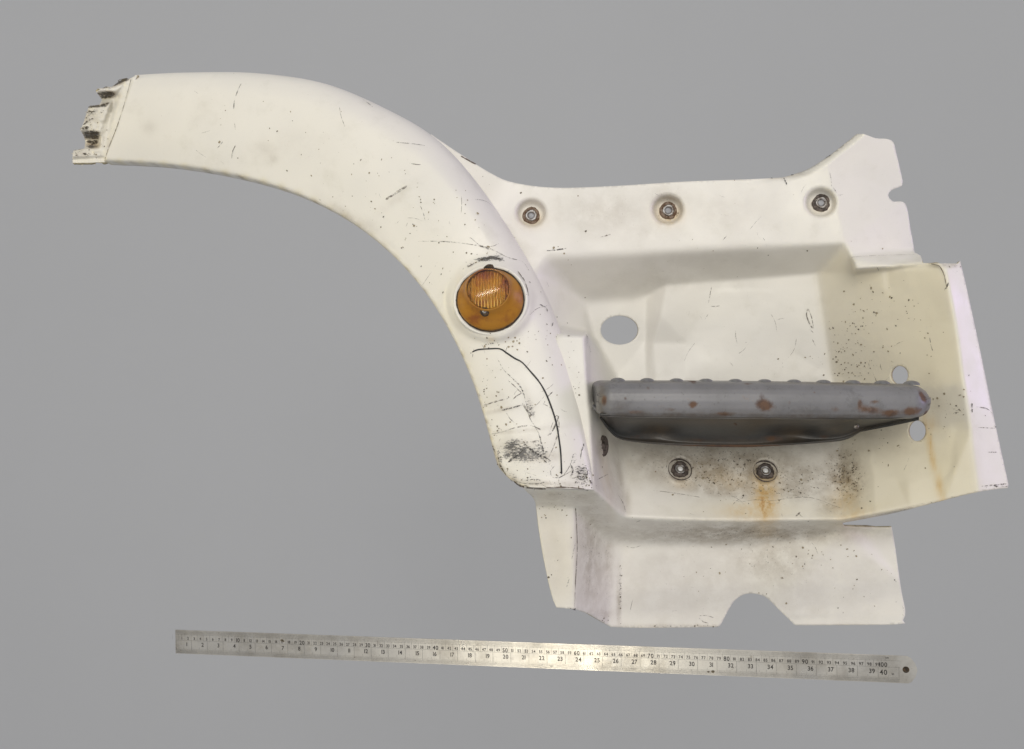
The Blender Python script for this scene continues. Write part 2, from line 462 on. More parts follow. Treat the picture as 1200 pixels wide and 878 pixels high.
creases = ['a4 a4b b5', 'b1 b2 b3 b4 b5 l1 l2', 'l1 l3 l4', 'l3 p1 p2 p3', 'l5 l5b l6 i0 i1', 'l5 b5', 'p1 l5', 'b2 c1 c2 c3 c4 c5 c6 b5', 'c4 c7 c8 c10', 'c3 c9 n2', 'c1 n1 g2', 'e1 e2 e3 e4',
           'e7 e3 e4', 'f5 f1 f2 f7 f3', 'f2 g1 g2 g3 g4 g5', 'e4 g1', 'f1 f4', 'f6 f4 f3 g5 h4 h2 h3', 'c6 r1 d3 r2 r3 h3', 'c10 co d2 d3', 'g2 d1 n2 c10', 'i1 i1b i2 i2b i3', 'j1 j2 j3',
           'h3 i3', 'k1 k2 k3 k4 k5 k6 k7', 'k7 k10 k9', 'k4 m3', 'k5 m4', 'k3 m1', 'k0 k8']
FL = [(915, 209), (945, 199), (968, 185), (988, 170), (1006, 156)]; FQ = None
fld = Field(pt, creases, 490, 140, 1200, 748, outline, 1.4,
            soft=((760, 300, 200, 26), (712, 350, 40, 12), (850, 640, 190, 22), (700, 650, 22, 60), (640, 330, 30, 60), (728, 540, 14, 60)),
            wide=((868, 400, 62, 60), (1052, 400, 50, 62), (1070, 520, 50, 45), (900, 690, 130, 34), (565, 215, 34, 36), (720, 250, 120, 24)))
for (ax, ay), (bx, by) in zip(FL, FL[1:]):
    L2 = (bx - ax) ** 2 + (by - ay) ** 2; t = np.clip(((fld.X - ax) * (bx - ax) + (fld.Y - ay) * (by - ay)) / L2, 0, 1)
    q = np.hypot(fld.X - ax - t * (bx - ax), fld.Y - ay - t * (by - ay)); FQ = q if FQ is None else np.minimum(FQ, q)
fld.A += .016 * np.clip(1 - FQ / 6., 0, 1) * np.clip((fld.X - 915) / 25., 0, 1)
# pressed bolt cups
for cx, cy, r0, r1, dep, ox, oy in ((622, 249, 19, 12.5, .017, 1, 3), (782, 245, 20, 13, .018, 1, 2.5), (962, 237, 20, 13, .017, 0, 2)):
    q = np.hypot(fld.X - cx, (fld.Y - cy) * 1.08); qi = np.hypot(fld.X - cx - ox, (fld.Y - cy - oy) * 1.08)
    t = np.clip((r0 - q) / np.maximum(r0 - q + np.maximum(qi - r1, 0), 1e-3), 0, 1) * (q < r0)
    fld.A += dep * (t * t * (3 - 2 * t))
for cx, cy in ((797, 550), (897, 552)):
    q = np.hypot(fld.X - cx, fld.Y - cy)
    fld.A += -.0022 * np.exp(-((q - 15.5) / 1.6) ** 2) + .0035 * (1 / (1 + np.exp((q - 13) / .8)))
q = np.hypot((fld.X - 705) / 4.5, (fld.Y - 525) / 15)
fld.A += .006 * (1 / (1 + np.exp((q - 1) / .12)))
# slight crown on big flats
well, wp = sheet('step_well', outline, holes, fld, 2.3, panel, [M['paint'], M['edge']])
shell(well)
grime_shade = [(850, 548, 112, 34, 4, .66, 3), (885, 562, 108, 25, 1, .55, 10), (805, 545, 40, 26, 0, .35), (832, 560, 34, 12, 24, .75), (870, 575, 40, 10, 0, .5), (920, 575, 60, 16, 0, .38), (990, 558, 24, 36, -10, .85, 3), (975, 590, 20, 14, 0, .6),
         (760, 530, 26, 14, 0, .40), (715, 560, 10, 44, -12, .25), (726, 560, 6, 50, -8, .35), (735, 590, 5, 24, 0, .3), (897, 552, 20, 20, 0, .6), (797, 552, 18, 18, 0, .5),
         (705, 525, 8, 24, 0, .35), (880, 520, 180, 12, 2, .35), (712, 248, 50, 26, 0, .26), (850, 250, 50, 26, 0, .14), (745, 270, 60, 16, 0, .15), (782, 232, 24, 16, 0, .38), (790, 240, 12, 14, 0, .3), (770, 325, 100, 18, -3, .10), (840, 305, 130, 22, -3, .10),
         (905, 655, 60, 38, 10, .40), (1000, 690, 50, 40, 0, .12), (930, 690, 80, 28, 10, .15), (870, 625, 140, 14, 0, .72), (665, 582, 44, 7, 3, .5), (700, 600, 30, 10, 35, .30), (655, 585, 36, 10, 0, .38), (693, 645, 17, 90, 0, .50), (712, 660, 8, 70, 0, .4), (850, 690, 150, 44, 0, .17, 4), (652, 650, 22, 60, 0, .12), (705, 720, 14, 10, 0, .45),  # lower band, leg wall, arch underside: shade painted over their real grime
         (790, 655, 60, 14, -10, .18), (725, 700, 3, 34, 0, .6), (800, 734, 90, 3, 0, .45), (984, 733, 60, 2, 0, .3), (1082, 592, 105, 2.0, -12.3, .6), (880, 612, 110, 2, 0, .3), (1095, 470, 12, 40, -8, .22),
         (1050, 500, 60, 26, -14, .20), (1000, 500, 30, 20, 0, .32), (1110, 311, 22, 3, 0, .45), (925, 206, 24, 3, -10, .5), (985, 172, 30, 3, -38, .4), (660, 440, 3, 40, 0, .0), (1105, 540, 60, 40, 0, .08)]
rust = [(897, 588, 14, 30, 0, .85), (897, 562, 15, 10, 0, .55), (880, 600, 34, 10, 0, .40), (860, 565, 40, 12, 10, .20), (1090, 522, 4, 40, -11, .62), (1101, 572, 5, 22, -11, .5), (1000, 605, 22, 10, -12, .40),
        (784, 251, 15, 12, 0, .62), (623, 257, 14, 10, 0, .45), (962, 243, 14, 9, 0, .22), (990, 590, 16, 24, 0, .3), (710, 560, 6, 40, -10, .16), (800, 566, 14, 8, 0, .2), (1088, 497, 10, 10, 0, .35)]
scuffs = [(694, 560, 5, 26, -4, .42), (705, 522, 4, 12, 0, .6), (990, 556, 18, 26, 0, .42), (688, 400, 2.5, 14, 0, .5), (672, 425, 5, 30, -8, .28), (860, 548, 90, 22, 4, .24), (727, 690, 2.4, 40, 0, .55),
          (1120, 314, 6, 10, 0, .4), (655, 595, 34, 10, 0, .24), (1120, 481, 10, 6, 0, .5), (1105, 483, 8, 5, 0, .3), (702, 722, 10, 7, 0, .4)]
yellow = [(1010, 600, 70, 30, -12, .35, 4), (648, 650, 28, 70, -8, .30, 4), (880, 598, 90, 14, 0, .3), (850, 520, 150, 40, 0, .2)]
marks_attr(well, wp, [grime_shade, rust, scuffs, yellow], [(3, [(989, 287), (993, 300), (1002, 319), (1040, 315), (1085, 309), (1104, 312), (1111, 325), (1129, 440), (1138, 505), (1148, 580), (985, 614), (985, 560), (983, 505), (975, 442), (966, 380), (957, 320)], .50)])  # right side wall tinted beige: warm, dimmer light painted into its colour

# --- wheel arch: swept section between the inner and the outer rim
secs = [  # inner x,y, outer x,y, depth inner, depth outer, roll back at outer rim
    (122, 189, 158, 88, 1.205, 1.200, .020), (200, 193.5, 220, 85, 1.19, 1.185, .030), (280, 207, 303, 86, 1.172, 1.168, .040), (350, 228, 382, 98.5, 1.155, 1.15, .045),
    (410, 259, 455, 129, 1.138, 1.132, .05), (460, 299, 510, 162, 1.122, 1.118, .055), (500, 345, 555, 209, 1.108, 1.105, .06), (530, 394, 600, 274, 1.094, 1.095, .06),
    (552, 442, 636, 338, 1.082, 1.084, .06), (566, 484, 661, 400, 1.072, 1.075, .045), (576, 520, 676, 462, 1.064, 1.066, .030), (582.5, 543, 688, 520, 1.059, 1.062, .020), (588, 552, 692, 545, 1.0575, 1.060, .014),
    (598, 562, 694, 560, 1.057, 1.060, .012), (613, 570.5, 696, 574, 1.056, 1.060, .010)]
S = np.array(secs, float)
NS = 330
tt = np.linspace(0, len(secs) - 1, NS)
# arc-length-ish spacing
Sx = []
for t in tt:
    i = min(int(t), len(secs) - 2); u = t - i
    p0, p1, p2, p3 = S[max(i - 1, 0)], S[i], S[i + 1], S[min(i + 2, len(secs) - 1)]
    m1 = (p2 - p0) / 2; m2 = (p3 - p1) / 2
    Sx.append((2 * u ** 3 - 3 * u ** 2 + 1) * p1 + (u ** 3 - 2 * u ** 2 + u) * m1 + (-2 * u ** 3 + 3 * u ** 2) * p2 + (u ** 3 - u ** 2) * m2)
Sx = np.array(Sx)
prof = []      # (across fraction, extra depth fraction of the roll)
NF, NR = 44, 16
for i in range(NF): prof.append((.76 * i / (NF - 1), 0.))
for i in range(1, NR + 1):
    a = math.pi / 2 * .97 * i / NR
    prof.append((.76 + .24 * math.sin(a) / math.sin(math.pi / 2 * .97), 1 - math.cos(a)))
prof = np.array(prof)
verts, pix, grid = [], [], []
wob = rng.randn(NS, len(prof)); wob = blur(wob, np.ones_like(wob), 9); wob = wob / wob.std() * .0005
for a in range(NS):
    xi, yi, xo, yo, di, do, rl = Sx[a]
    row = []
    # inner return flange, running straight back
    dch = di
    for back in (.022, .014, .006):
        v = P(xi, yi, di + .003); row.append(len(verts)); verts.append(v + Vector((0, back, 0))); pix.append((xi, yi))
    for b, (f_, r_) in enumerate(prof):
        x, y = xi + (xo - xi) * f_, yi + (yo - yi) * f_
        d = di + (do - di) * f_ + rl * r_ - .008 * math.sin(math.pi * min(1, f_ / .9)) + wob[a, b]
        if f_ < .03: d += .003 * (1 - f_ / .03) ** 2
        # pressed collar round the lamp
        q = math.hypot((x - 575) / 1.05, y - 352)
        d -= .011 / (1 + math.exp((q - 47) / 1.9))
        # sunken dents near the lower corner
        d += .0025 * math.exp(-((x - 622) / 20) ** 2 - ((y - 490) / 26) ** 2) + .002 * math.exp(-((x - 600) / 24) ** 2 - ((y - 530) / 8) ** 2)
        row.append(len(verts)); verts.append(P(x, y, d)); pix.append((x, y))
    last = verts[-1]
    for back in (.012, .03, .055):
        row.append(len(verts)); verts.append(last + Vector((0, back, 0))); pix.append((xo, yo))
    grid.append(row)
# lower end return
row = []
for k in grid[-1]:
    row.append(len(verts)); v = verts[k]; verts.append(v + Vector((0, .012, -.0015))); pix.append(pix[k])
grid.append(row)
faces = []
for a, b in zip(grid, grid[1:]):
    for i in range(len(a) - 1): faces.append((a[i], b[i], b[i + 1], a[i + 1]))
arch = mesh_obj('wheel_arch', verts, faces, [M['paint'], M['edge']], panel)
if arch.data.polygons[len(arch.data.polygons) // 2].normal.y > 0: arch.data.flip_normals()
shell(arch, .0038)
marks_attr(arch, np.array(pix), [
    # grime
    [(q[0] - 1, q[1] + 1, random.uniform(3, 9), 2.2, 35, random.uniform(.1, .75)) for q in Sx[::6]] + [(175, 150, 8, 8, 0, .16), (310, 175, 18, 10, 0, .18), (318, 185, 8, 8, 0, .22), (465, 232, 26, 5, -40, .16), (340, 170, 40, 20, 0, .08), (250, 130, 30, 20, 0, .06), (430, 265, 20, 8, 30, .18),
     (415, 258, 40, 5, 36, .3), (575, 352, 46, 42, 0, .28, 6), (585, 470, 18, 12, -20, .18), (590, 480, 26, 3, -12, .35), (610, 505, 40, 3, -6, .35), (622, 535, 30, 8, 0, .6), (605, 525, 34, 14, 0, .35),
     (584, 540, 4, 16, -20, .6), (600, 560, 14, 5, 35, .5), (640, 567, 50, 4, 2, .4), (620, 475, 5, 18, -15, .4), (545, 420, 8, 60, -20, .10), (560, 505, 8, 40, -16, .15), (680, 560, 14, 14, 0, .2)],
    # rust
    [(540, 350, 5, 22, 0, .25), (576, 398, 5, 3, 0, .3)],
    # scuff
    [(614, 532, 36, 13, 0, .78, 3), (600, 522, 16, 9, -30, .85), (632, 524, 16, 9, 25, .6), (640, 540, 14, 8, 20, .55), (585, 535, 4, 16, -15, .55), (572, 303, 22, 4, -10, .95), (550, 311, 14, 3, -28, .55), (583, 303, 10, 4, 15, .9), (575, 402, 20, 4, 5, .40),
     (597, 396, 14, 5, -18, .35), (682, 556, 13, 20, 0, .62), (672, 540, 6, 16, 15, .50), (622, 480, 5, 16, -18, .70), (616, 462, 3, 16, -30, .3), (574, 440, 12, 22, 0, .26), (577, 425, 8, 8, 0, .28), (575, 510, 12, 8, 0, .30),
     (600, 558, 14, 5, 35, .55), (650, 567, 44, 4, 2, .42), (615, 552, 20, 10, 0, .28), (590, 370, 40, 30, 0, .10), (615, 350, 6, 30, -10, .45), (540, 340, 4, 24, 10, .45)],
    # yellow
    [(q[0], q[1], 5, 5, 0, .35 + .3 * random.random()) for q in Sx[::7]] + [(150, 150, 80, 60, 0, .12), (550, 450, 26, 130, -18, .18)]])

# --- broken joint flange at the arch's far end
fo = [(161, 88), (150, 93), (140, 95), (131, 102), (124, 101.5), (117, 105), (113, 107.5), (116, 112), (119.5, 117), (117, 122.5), (104, 125.5), (101, 134), (98, 144), (94.5, 153), (98, 159), (100, 166), (99, 174), (86, 176.5),
      (85, 183), (85, 191), (104, 190.8), (121, 190.3), (126, 190), (130, 175), (146, 130)]
fp = dict(z0=(165, 80, 1.204), z1=(118, 196, 1.2105), z2=(135, 196, 1.208), z3=(80, 196, 1.211), z3b=(80, 185, 1.211), z4=(80, 172, 1.226), y1=(120, 183, 1.213), y2=(148, 96, 1.207),
          y0=(84, 184.5, 1.2105), y00=(84, 186, 1.218), y11=(121, 185, 1.218),
          a1=(116, 106, 1.207), a2=(135, 107, 1.208), a3=(134, 116, 1.222), a4=(118, 117, 1.236), b1=(116, 121, 1.214), b2=(130, 121, 1.210), c1=(102, 124, 1.216), c2=(112, 127, 1.209),
          d1=(93, 152, 1.212), d2=(118, 154, 1.210), d3=(117, 165, 1.226), d4=(98, 163, 1.240), e1=(100, 170, 1.236), e2=(113, 170, 1.236), e3=(100, 175, 1.214), e4=(118, 174, 1.211),
          x1=(100, 90, 1.22), x2=(80, 150, 1.22), x3=(140, 90, 1.216))
ffld = Field(fp, ['z0 y2 y1', 'y1 y0', 'y11 y00', 'a1 a2 a3 a4', 'b1 b2', 'd1 d2 d3 d4', 'd3 e2 e4 e3', 'a1 x3 y2'], 76, 76, 170, 200, fo, .9)
ffld.A += blur(rng.randn(*ffld.A.shape), np.ones_like(ffld.A), 1.6) * .004
joint, jp = sheet('joint_flange', fo, [], ffld, 1.3, panel, [M['paint'], M['edge']])
shell(joint, .005)
joint['label'] = 'broken notched joining flange caked with dirt'
marks_attr(joint, jp, [
    [(126, 111, 11, 5, 0, 1.0, 4), (107, 159, 12, 6, 0, 1.0, 4), (108, 170, 9, 5, 0, .95, 4), (106, 135, 12, 14, 0, .45), (122, 123, 12, 3, -10, .6), (96, 179, 14, 6, 0, .45), (140, 96, 14, 4, -25, 1., 4), (125, 101, 9, 2.5, -20, .9),
     (103, 140, 8, 6, 0, .5), (128, 168, 3, 16, 14, .25), (140, 112, 3, 3, 0, .5)], [(107, 168, 10, 5, 0, .2)],
    [(125, 111, 11, 5, 0, .8, 4), (107, 158, 12, 6, 0, .85, 4), (107, 172, 7, 3, 0, .9), (106, 132, 11, 10, 0, .5), (120, 124, 13, 3, -10, .65), (96, 178, 14, 5, 0, .4), (141, 95, 13, 3, -25, 1., 4), (110, 150, 16, 6, 0, .38), (125, 101, 9, 2, -20, .9)],
    [(110, 150, 40, 60, 0, .2)]])

bpy.context.view_layer.update()


def bvh(o):
    me = o.data; mw = o.matrix_world
    return BVHTree.FromPolygons([mw @ v.co for v in me.vertices], [tuple(p.vertices) for p in me.polygons])


trees = [bvh(o) for o in (well, arch, joint)]


def hit(px, py, which=None):
    d = (P(px, py, 1.) - Vector((0, 0, H))).normalized(); best = None
    for t in (trees if which is None else [trees[which]]):
        loc, nor, _, dist = t.ray_cast(Vector((0, 0, H)), d)
        if loc is not None and (best is None or dist < best[2]): best = (loc, nor if nor.dot(d) < 0 else -nor, dist)
    return best


def ribbons(name, lines, mat, parent, off=.0006, kind=None, label=None, uneven=1.):
    """thin marks that follow the moulding; each line: (width_mm, [(x,y)...])"""
    V, Fc = [], []
    for wd, pts in lines:
        pts = smooth_open(pts); n = len(pts); prev = None; wk = 1.
        for i, (x, y) in enumerate(pts):
            h = hit(x, y)
            if h is None: prev = None; continue
            a, b = pts[max(i - 1, 0)], pts[min(i + 1, n - 1)]
            tx, ty = b[0] - a[0], b[1] - a[1]; L = math.hypot(tx, ty) or 1
            side = Vector((-ty / L, 0, -tx / L)); nrm = h[1]; side = (side - nrm * side.dot(nrm)).normalized()
            wk = min(1.5, max(.35, wk + uneven * random.uniform(-.45, .45)))
            wv = wd * .0005 * wk * (.2 if i in (0, n - 1) else 1)
            c = h[0] + nrm * off
            V += [c + side * wv, c - side * wv]; k = len(V) - 2
            if prev is not None and (V[prev] - V[k]).length < .03: Fc.append((prev, prev + 1, k + 1, k))
            prev = k
    o = mesh_obj(name, V, Fc, mat, parent)
    if kind: o['kind'] = kind
    if label: o['label'] = label
    return o


def smooth_open(pts, step=2.5):
    out = []
    for i in range(len(pts) - 1):
        p0, p1, p2, p3 = pts[max(i - 1, 0)], pts[i], pts[i + 1], pts[min(i + 2, len(pts) - 1)]
        k = max(1, int(math.hypot(p2[0] - p1[0], p2[1] - p1[1]) / step))
        for q in range(k):
            t = q / k
            out.append(tuple(.5 * ((2 * p1[c]) + (-p0[c] + p2[c]) * t + (2 * p0[c] - 5 * p1[c] + 4 * p2[c] - p3[c]) * t * t
                                   + (-p0[c] + 3 * p1[c] - 3 * p2[c] + p3[c]) * t ** 3) for c in (0, 1)))
    out.append(pts[-1]); return out


ribbons('pen_line', [(1.45, [(553, 413), (560, 410), (572, 409), (586, 409), (594, 414), (603, 420), (612, 425), (622, 436), (632, 448), (640, 462), (647, 480), (652, 497), (655, 515), (657, 532), (658, 556)])],
        M['ink'], arch, .0008, uneven=.25, label='curved black pen line drawn on the white paint')
ribbons('scratches', [
    (1.3, [(583, 420), (590, 433), (600, 443), (611, 455), (616, 470), (620, 488), (627, 500), (632, 510), (635, 522), (637, 530)]),
    (1.6, [(612, 455), (613, 462)]), (1.2, [(588, 481), (600, 478), (611, 475)]), (1.2, [(636, 476), (641, 466), (648, 459)]),
    (1.4, [(655, 487), (650, 500), (643, 511)]), (1.6, [(672, 532), (668, 545), (661, 556), (655, 560), (646, 559)]), (1.8, [(684, 520), (681, 530), (680, 538)]),
    (1.8, [(669, 545), (671, 553), (668, 560)]), (1.2, [(646, 558), (645, 552), (650, 546)]), (1.3, [(676, 560), (680, 552), (686, 548), (688, 556), (682, 562), (677, 556)]),
    (1.3, [(672, 552), (680, 548), (686, 552), (685, 563), (690, 570)]), (1.2, [(675, 548), (684, 556), (690, 566)]),
    (2.0, [(577, 521), (579, 527), (581, 531)]), (1.7, [(614, 520), (622, 527), (632, 534), (641, 543)]), (1.6, [(595, 542), (606, 534), (618, 523)]), (1.5, [(627, 530), (640, 537), (646, 541)]),
    (1.4, [(557, 234), (565, 235), (572, 238), (577, 243)]), (1.0, [(640, 330), (643, 337)]), (1.8, [(648, 378), (646, 383)]), (1.3, [(632, 357), (640, 361), (641, 367)]),
    (1.6, [(1107, 340), (1110, 336), (1111, 331)]), (1.5, [(917, 207), (920, 212), (922, 217)]), (2.0, [(924, 206), (930, 205)]), (1.6, [(903, 209), (913, 208)]), (1.6, [(967, 186), (974, 182)]),
    (1.2, [(972, 202), (974, 212), (974, 219)]), (1.3, [(976, 220), (980, 226)]), (2.4, [(1138.5, 472), (1139, 484)]), (1.1, [(1175, 537), (1177, 541), (1174, 545)]), (2.4, [(1163, 569), (1170, 570)]), (2.4, [(1174, 570), (1181, 570)]),
    (1.3, [(1027, 312), (1030, 317)]), (1.6, [(786, 212), (790, 212)]), (1.3, [(640, 294), (652, 293), (664, 291)]), (1.2, [(1164, 500), (1170, 501)]), (1.2, [(670, 655), (672, 645), (674, 636)]), (1.0, [(664, 688), (667, 678)]),
    (2.2, [(668, 713), (674, 714), (684, 718), (696, 725)]), (1.4, [(1057, 708), (1059, 716)]), (1.4, [(1047, 678), (1050, 682)]), (1.6, [(686, 393), (688, 398), (688, 404)]), (1.2, [(690, 405), (692, 414)]),
    (3.4, [(686, 392), (688, 395), (688.5, 398)]), (2.2, [(781, 250), (793, 254), (795, 248)][1:]), (1.4, [(602, 562), (612, 566), (630, 567), (638, 565)]), (1.3, [(616, 563), (624, 562), (634, 563)]),
], M['scratch'], panel, .0007, kind='stuff')
fine = []
for _ in range(90):
    if random.random() < .55: q = Sx[random.randrange(20, 320)]; f_ = random.uniform(.08, .85); x, y = q[0] + (q[2] - q[0]) * f_, q[1] + (q[3] - q[1]) * f_
    else: x, y = random.choice(((random.uniform(640, 1040), random.uniform(225, 290)), (random.uniform(790, 950), random.uniform(335, 430)), (random.uniform(735, 1045), random.uniform(645, 725)), (random.uniform(740, 980), random.uniform(580, 606)), (random.uniform(1000, 1100), random.uniform(330, 590))))
    a, L_s = random.gauss(.5, 1.1), random.uniform(4, 26); k_ = random.uniform(-.25, .25)
    fine.append((random.uniform(.35, .9), [(x, y), (x + L_s * .5 * math.cos(a), y + L_s * .5 * math.sin(a)), (x + L_s * math.cos(a + k_), y + L_s * math.sin(a + k_))]))
ribbons('faint_scratches', fine + [
    (1.2, [(947, 360), (945, 368), (948, 378), (953, 385), (951, 372), (947, 362)]), (1.2, [(949, 386), (953, 390)]), (1.1, [(952, 398), (956, 406)]),
    (2.4, [(425, 117), (431, 121), (437, 126)]), (1.4, [(464, 167), (475, 168), (485, 169), (498, 171)]), (2.0, [(489, 175), (493, 176)]), (2.4, [(452, 234), (465, 226), (477, 218)]),
    (1.2, [(283, 98), (279, 106), (275, 118), (274, 128)]), (1.2, [(275, 144), (276, 152)]), (1.5, [(490, 283), (515, 283), (540, 285), (565, 289), (580, 294)]), (1.2, [(580, 294), (595, 302), (612, 307), (620, 318)]),
    (1.6, [(575, 509), (590, 506), (605, 501), (622, 499), (634, 504)]), (4.2, [(566, 476), (580, 471), (596, 467)]), (2.4, [(600, 521), (615, 519), (632, 517)]), (1.4, [(642, 511), (652, 487), (655, 500), (650, 520), (643, 536)]),
    (1.2, [(745, 612), (752, 609)]), (1.4, [(733, 640), (742, 642), (752, 639)]), (1.2, [(724, 580), (730, 590), (733, 600)]), (1.2, [(700, 562), (712, 556)]), (1.4, [(932, 606), (938, 600)]),
    (.55, [(857, 586), (870, 588), (885, 586), (905, 587), (925, 584), (945, 583), (960, 586), (975, 592), (986, 596)]), (.5, [(765, 575), (790, 578), (820, 583)]),
    (1.8, [(612, 472), (622, 488), (618, 476)]), (1.2, [(940, 178), (965, 178)]), (1.2, [(1150, 570), (1180, 567)]), (1.4, [(1144, 477), (1156, 479), (1163, 485)]), (1.2, [(1146, 501), (1166, 502)]), (1.2, [(1157, 530), (1168, 530)]),
], M['faint'], panel, .0005, kind='stuff')
M['caked'] = mark_mat('grey_brown_caked_dirt', (.085, .07, .05), .47, 300, .07, .9)
ribbons('caked_dirt', [
    (4.5, [(114, 109), (124, 110), (134, 109)]), (4.5, [(117, 114), (125, 114), (132, 113)]), (4, [(96, 155), (107, 156), (117, 155)]), (5, [(99, 160), (108, 161), (116, 160)]), (4, [(102, 166), (110, 167), (115, 165)]), (3, [(104, 173), (112, 173), (116, 171)]),
    (3.5, [(124, 102.5), (133, 99), (142, 95), (151, 93)]), (2.5, [(126, 103), (130, 104)]), (3.0, [(104, 126), (114, 125), (122, 123), (129, 121)]), (2, [(98, 147), (103, 142), (110, 139)]), (2.5, [(88, 178), (92, 184)]), (2.5, [(97, 180), (103, 182)]),
    (3, [(102, 131), (112, 131)]), (3, [(96, 151), (104, 149)]), (1.5, [(86, 177), (98, 175)]), (2, [(114, 108), (115, 112)]), (2, [(137, 110), (139, 112)]),
    (3.2, [(584, 536), (587, 546), (594, 557)]), (2.4, [(598, 561), (606, 567), (620, 570)]), (2.2, [(690, 560), (694, 570)]), (2.2, [(562, 306), (572, 303), (583, 303), (588, 307)]), (1.6, [(612, 325), (617, 338), (618, 352), (616, 366)]), (1.6, [(537, 340), (535, 352), (537, 366), (542, 376)]), (1.3, [(548, 384), (560, 390), (576, 391)]), (1.2, [(606, 318), (613, 328)]), (2, [(548, 314), (556, 309)]), (2.6, [(574, 401), (577, 404)])],
    M['caked'], panel, .0011, kind='stuff')
ribbons('hairline_cracks', [
    (1.1, [(998, 302), (1020, 300.5), (1045, 299.5), (1073, 299)]), (.7, [(154, 93), (146, 122), (137, 150), (129, 170), (123, 187)]), (2.6, [(602, 563), (610, 569), (625, 572), (640, 572.5)]), (1.8, [(640, 571.5), (665, 571.5), (690, 574)]),
    (1.3, [(1090, 309), (1100, 311), (1105, 318), (1108, 328), (1110, 338)]), (1.2, [(540, 183), (560, 194), (580, 204)]), (1.1, [(674, 595), (676, 640), (674, 680), (673, 712)]),
], M['hair'], panel, .0009, kind='stuff')


def chips(name, clusters, mat, parent, smin=.35, smax=1.75, label=None):
    V, Fc = [], []
    for cx, cy, rx, ry, an, n in clusters:
        a = math.radians(an)
        for _ in range(max(3, int(n * .7))):
            u, v = random.gauss(0, .5) * rx, random.gauss(0, .5) * ry
            x, y = cx + u * math.cos(a) - v * math.sin(a), cy + u * math.sin(a) + v * math.cos(a)
            h = hit(x, y)
            if h is None or not (0 < len(name)): continue
            nr = h[1]; e1 = nr.cross(Vector((0, 0, 1))).normalized(); e2 = nr.cross(e1)
            s = .001 * (smin + (smax - smin) * random.random() ** 2.2); el = random.uniform(.4, 1); ph = random.uniform(0, 3.1); k = random.choice((5, 6, 7)); b = len(V)
            for i in range(k):
                t = 2 * math.pi * i / k; r = s * random.uniform(.65, 1.2)
                p, q = r * math.cos(t), r * math.sin(t) * el
                V.append(h[0] + nr * .0006 + e1 * (p * math.cos(ph) - q * math.sin(ph)) + e2 * (p * math.sin(ph) + q * math.cos(ph)))
            Fc.append(tuple(range(b, b + k)))
    o = mesh_obj(name, V, Fc, mat, parent); o['kind'] = 'stuff'
    if label: o['label'] = label
    return o


chips('paint_chips', [(1020, 350, 50, 22, 0, 14), (985, 383, 34, 12, 0, 22), (1006, 380, 12, 8, 20, 18), (1040, 370, 60, 22, 0, 24), (985, 412, 30, 26, 0, 40), (1010, 430, 46, 14, 0, 34), (990, 437, 18, 6, 10, 22), (905, 425, 40, 14, 0, 8),
                      (1000, 330, 60, 6, 0, 5), (850, 560, 60, 22, 10, 46), (920, 570, 46, 16, 0, 44), (995, 560, 22, 34, 0, 90), (830, 558, 22, 10, 24, 24), (1040, 520, 70, 40, -14, 26), (1123, 483, 10, 5, 0, 20),
                      (1110, 475, 20, 12, 0, 8), (905, 650, 120, 60, 5, 60), (1000, 680, 70, 60, 0, 22), (655, 600, 40, 14, 0, 26), (650, 660, 20, 60, -8, 14), (740, 290, 200, 60, 0, 16), (850, 300, 200, 30, 0, 14), (690, 560, 10, 30, 0, 12),
                      (672, 430, 8, 50, -6, 24), (800, 734, 120, 2, 0, 22), (727, 700, 2, 44, 0, 34), (1060, 722, 3, 10, 0, 8), (705, 725, 14, 5, 20, 16), (1170, 570, 14, 1.6, 0, 8), (1150, 450, 20, 80, -10, 6), (1118, 311, 16, 3, 0, 12),
                      (615, 552, 44, 12, 0, 40), (575, 510, 20, 16, 0, 22), (577, 450, 24, 60, 0, 40), (640, 440, 50, 90, 0, 22), (520, 300, 60, 80, 20, 34), (400, 200, 160, 60, 30, 40), (600, 400, 60, 12, -10, 26), (640, 370, 24, 50, -20, 20),
                      (450, 250, 100, 30, 36, 24), (560, 240, 60, 60, 30, 16), (585, 545, 8, 30, -30, 26), (680, 562, 24, 16, 0, 44), (105, 145, 24, 30, 0, 60), (100, 180, 24, 8, 0, 30), (120, 150, 10, 50, 12, 22)],
      M['chip'], panel)
chips('pale_paint_chips', [(1030, 390, 70, 60, 0, 60), (990, 420, 40, 30, 0, 30), (1040, 520, 80, 50, -14, 34), (900, 660, 140, 60, 0, 40), (880, 560, 120, 30, 0, 60), (1115, 465, 30, 16, 0, 12), (660, 300, 60, 30, 0, 6), (500, 260, 120, 80, 36, 50),
                           (300, 150, 160, 60, 10, 16), (640, 600, 40, 20, 0, 16), (600, 400, 60, 12, -10, 16), (600, 490, 60, 60, 0, 30), (1010, 680, 80, 60, 0, 14)], M['chip_pale'], panel, .8, 2.2)


